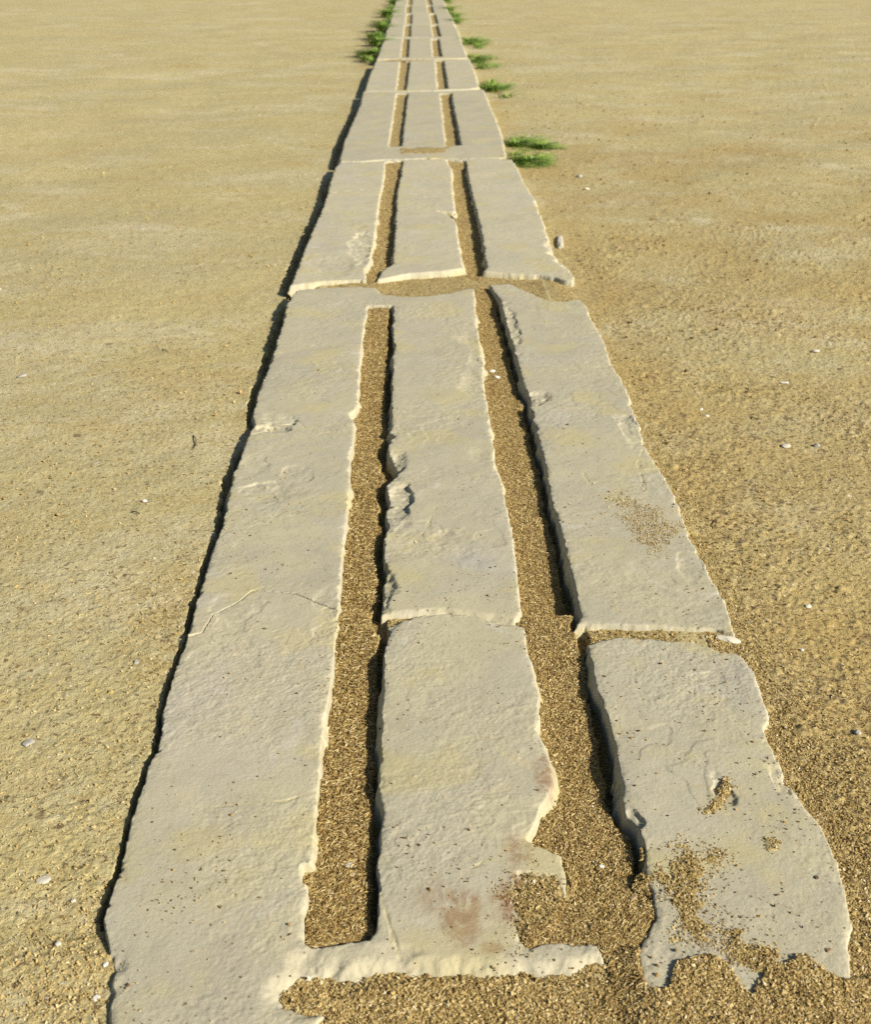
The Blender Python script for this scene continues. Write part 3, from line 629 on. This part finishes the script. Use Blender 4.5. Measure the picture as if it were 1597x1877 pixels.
for a in PB: pebble('pebble', a[0], a[1], a[2]*1.05, *a[3:7], a[7], ang=.34 if 'shard' in a[7] or 'angular' in a[7] or 'flake' in a[7] or 'chip' in a[7] else .22)
pebble('pebble', 1498, 1609, 9, 1.1, .5, .2, 'dark', 'small dark stone on the right half of the nearest slab', z=.0005, ang=.34)
pebble('pebble', 1520, 1742, 13, 1.0, .35, .2, 'brown', 'brown stone crumb near the lower right tip of the nearest slab', z=.0003, ang=.34)
pebble('pebble', 1041, 779, 6, .9, .6, .2, 'dark', 'small dark grain alone on the right column of the second slab', z=.0005, ang=.34)
pebble('pebble', 485, 1153, 6, .9, .6, .2, 'dark', 'small dark grain alone on the left column just below the hairline crack', z=.0005, ang=.34)
pebble('rock_fragment', 1027, 445, 13, 9.5, .9, -.09, 'pale', 'pale fragment of broken stone leaning against the right side of the third slab', 'rock', ang=.4, sink=.35)
pebble('rock_fragment', 1338, 1174, 44, .45, .22, -.3, 'pale', 'flat cream splinter of stone in the joint between the two nearest slabs, right side', 'rock', ang=.3, sink=.35)

# ------------------------------------------------------------------ dry stems on the earth
def stem(pts, r, label):
    W = [P(a, b) for a, b in pts]; n = len(W); V = []; F = []
    for i, (a, b) in enumerate(W):
        zz = float(ground_z(np.array([a]), np.array([b]))[0]) + r*1.2
        c_ = W[min(i+1, n-1)]; d_ = W[max(i-1, 0)]; dx, dy = c_[0]-d_[0], c_[1]-d_[1]; l = math.hypot(dx, dy); px, py = -dy/l, dx/l
        rr = r*(1-.5*i/n)
        for k in range(5):
            t = k*2*math.pi/5; V.append((a+px*math.cos(t)*rr, b+py*math.cos(t)*rr, zz+math.sin(t)*rr + .002*math.sin(i*1.3)**2))
    for i in range(n-1):
        for k in range(5): F.append((i*5+k, i*5+(k+1) % 5, i*5+5+(k+1) % 5, i*5+5+k))
    me = mesh_from('dry_stem', np.array(V), np.array(F), None, PM['dark']); link('dry_stem', me, label, 'twig', 'dry stems lying on the earth')
stem([(353,784),(357,790),(358,798),(354,806)], .0008, 'short curled dark stem on the earth left of the crack in the second slab')
stem([(296,622),(300,625),(306,628)], .0009, 'short straight dark stem on the earth left of the upper second slab')
stem([(240,924),(247,927),(254,929)], .0010, 'dark brown stem beside a small round white pebble at left')
stem([(1312,945),(1315,952),(1312,960)], .0007, 'thin curved stem on the grit right of the second slab')
stem([(1381,752),(1386,756),(1392,757),(1398,754)], .0008, 'thin bowed dark stem on the right side earth near small white pebbles')

# ------------------------------------------------------------------ tufts of weeds
def tuft(u, v, rx, ry, n, hgt, label, lean=(0, 0), name='grass_tuft'):
    x0, y0 = P(u, v, -.02); V = []; F = []; R = []; gz_ = -.026
    n = int(n*(.45 if v < 200 else .75)); hgt *= .8; K = 9 if v < 200 else 12
    cen = [(x0, y0, 1.)]
    for i in range(K-1):
        a = random.uniform(0, 6.283); r = random.uniform(.35, 1.05); cen.append((x0+rx*r*math.cos(a)+lean[0]*.02, y0+ry*r*math.sin(a), random.uniform(.35, .8)))
    for cx0, cy0, _ in cen[1:]:                      # creeping stems from the root
        o = len(V); px, py = -(cy0-y0), cx0-x0; l = math.hypot(px, py)+1e-6; px, py = px/l*.0014, py/l*.0014
        for k in range(6):
            t = k/5; bx = x0+(cx0-x0)*t+random.gauss(0, .003); by = y0+(cy0-y0)*t+random.gauss(0, .003)
            V += [(bx-px, by-py, gz_+.002), (bx+px, by+py, gz_+.005)]; R += [.85, .85]
        for k in range(5): F.append((o+2*k, o+2*k+1, o+2*k+3, o+2*k+2))
    for i in range(n):
        cx0, cy0, sc_ = cen[0] if random.random() < .3 else random.choice(cen)
        a = random.uniform(0, 6.283); r = abs(random.gauss(0, .016 if v < 200 else .013))
        bx, by, bz = cx0+r*math.cos(a)*(rx/.05)**.5, cy0+r*math.sin(a)*(ry/.1)**.5, gz_
        h = hgt*random.uniform(.3, 1.05)*sc_; ln = hgt*random.uniform(.3, 1.3)*(.5+sc_)
        dx = math.cos(a)*.9+random.gauss(0, .5)+lean[0]; dy = math.sin(a)*.9+random.gauss(0, .5)+lean[1]; l = math.hypot(dx, dy)+1e-6; dx /= l; dy /= l
        w_ = random.uniform(.0012, .0030)*(1 if v > 200 else 1.6); px, py = -dy, dx; o = len(V); rv = min(1, max(0, random.gauss(.38+.25*(1-sc_), .24)))
        for k in range(4):
            t = k/3; cx_ = bx+dx*ln*t*t*.9+dx*ln*.15*t; cy_ = by+dy*ln*t*t*.9+dy*ln*.15*t; cz_ = bz + h*(1.6*t-.9*t*t)
            ww = w_*(1-.85*t)
            V += [(cx_-px*ww, cy_-py*ww, cz_), (cx_+px*ww, cy_+py*ww, cz_+.0005)]; R += [rv, rv]
        for k in range(3): F.append((o+2*k, o+2*k+1, o+2*k+3, o+2*k+2))
    me = mesh_from(name, np.array(V), np.array(F), {'rnd': np.array(R)}, BLADE); link(name, me, label, 'grass', 'green tufts growing along the stone strip')
tuft(946,268,.060,.20,900,.046,'green tuft touching the right side of the fourth slab, thin and yellowish')
tuft(994,272,.045,.17,620,.042,'green tuft farthest out to the right, beyond the one touching the fourth slab')
tuft(970,302,.055,.17,1300,.050,'fullest green tuft, nearest the viewer, beside the corner of the third slab')
tuft(905,166,.065,.30,800,.055,'lone green tuft right of the fourth slab, between the fullest tuft and the far weeds')
tuft(878,112,.075,.40,800,.060,'green tuft right of the joint below the sixth slab', (.6,0))
tuft(862,78,.085,.45,800,.065,'green tuft right of the sixth slab, second up from the lone one', (.6,0))
tuft(834,42,.06,.8,800,.075,'green strip of weeds hugging the right side of the eighth slab')
tuft(824,20,.06,1.2,800,.085,'green strip of weeds on the right side near the top edge')
tuft(817,2,.06,1.3,500,.085,'farthest green weeds on the right side of the strip, at the top edge')
tuft(684,101,.065,.55,1200,.060,'nearest dark green weeds on the left side, spilling outward onto the earth', (-.8,0))
tuft(694,80,.05,.75,1300,.065,'dark green weeds left of the sixth slab')
tuft(701,54,.060,1.0,1500,.080,'bushy dark green weeds left of the seventh slab', (-.4,0))
tuft(712,28,.06,1.5,1500,.085,'tall dark green weeds on the left side near the top edge')
tuft(720,6,.055,1.6,900,.085,'farthest green weeds on the left side of the strip, at the top edge')
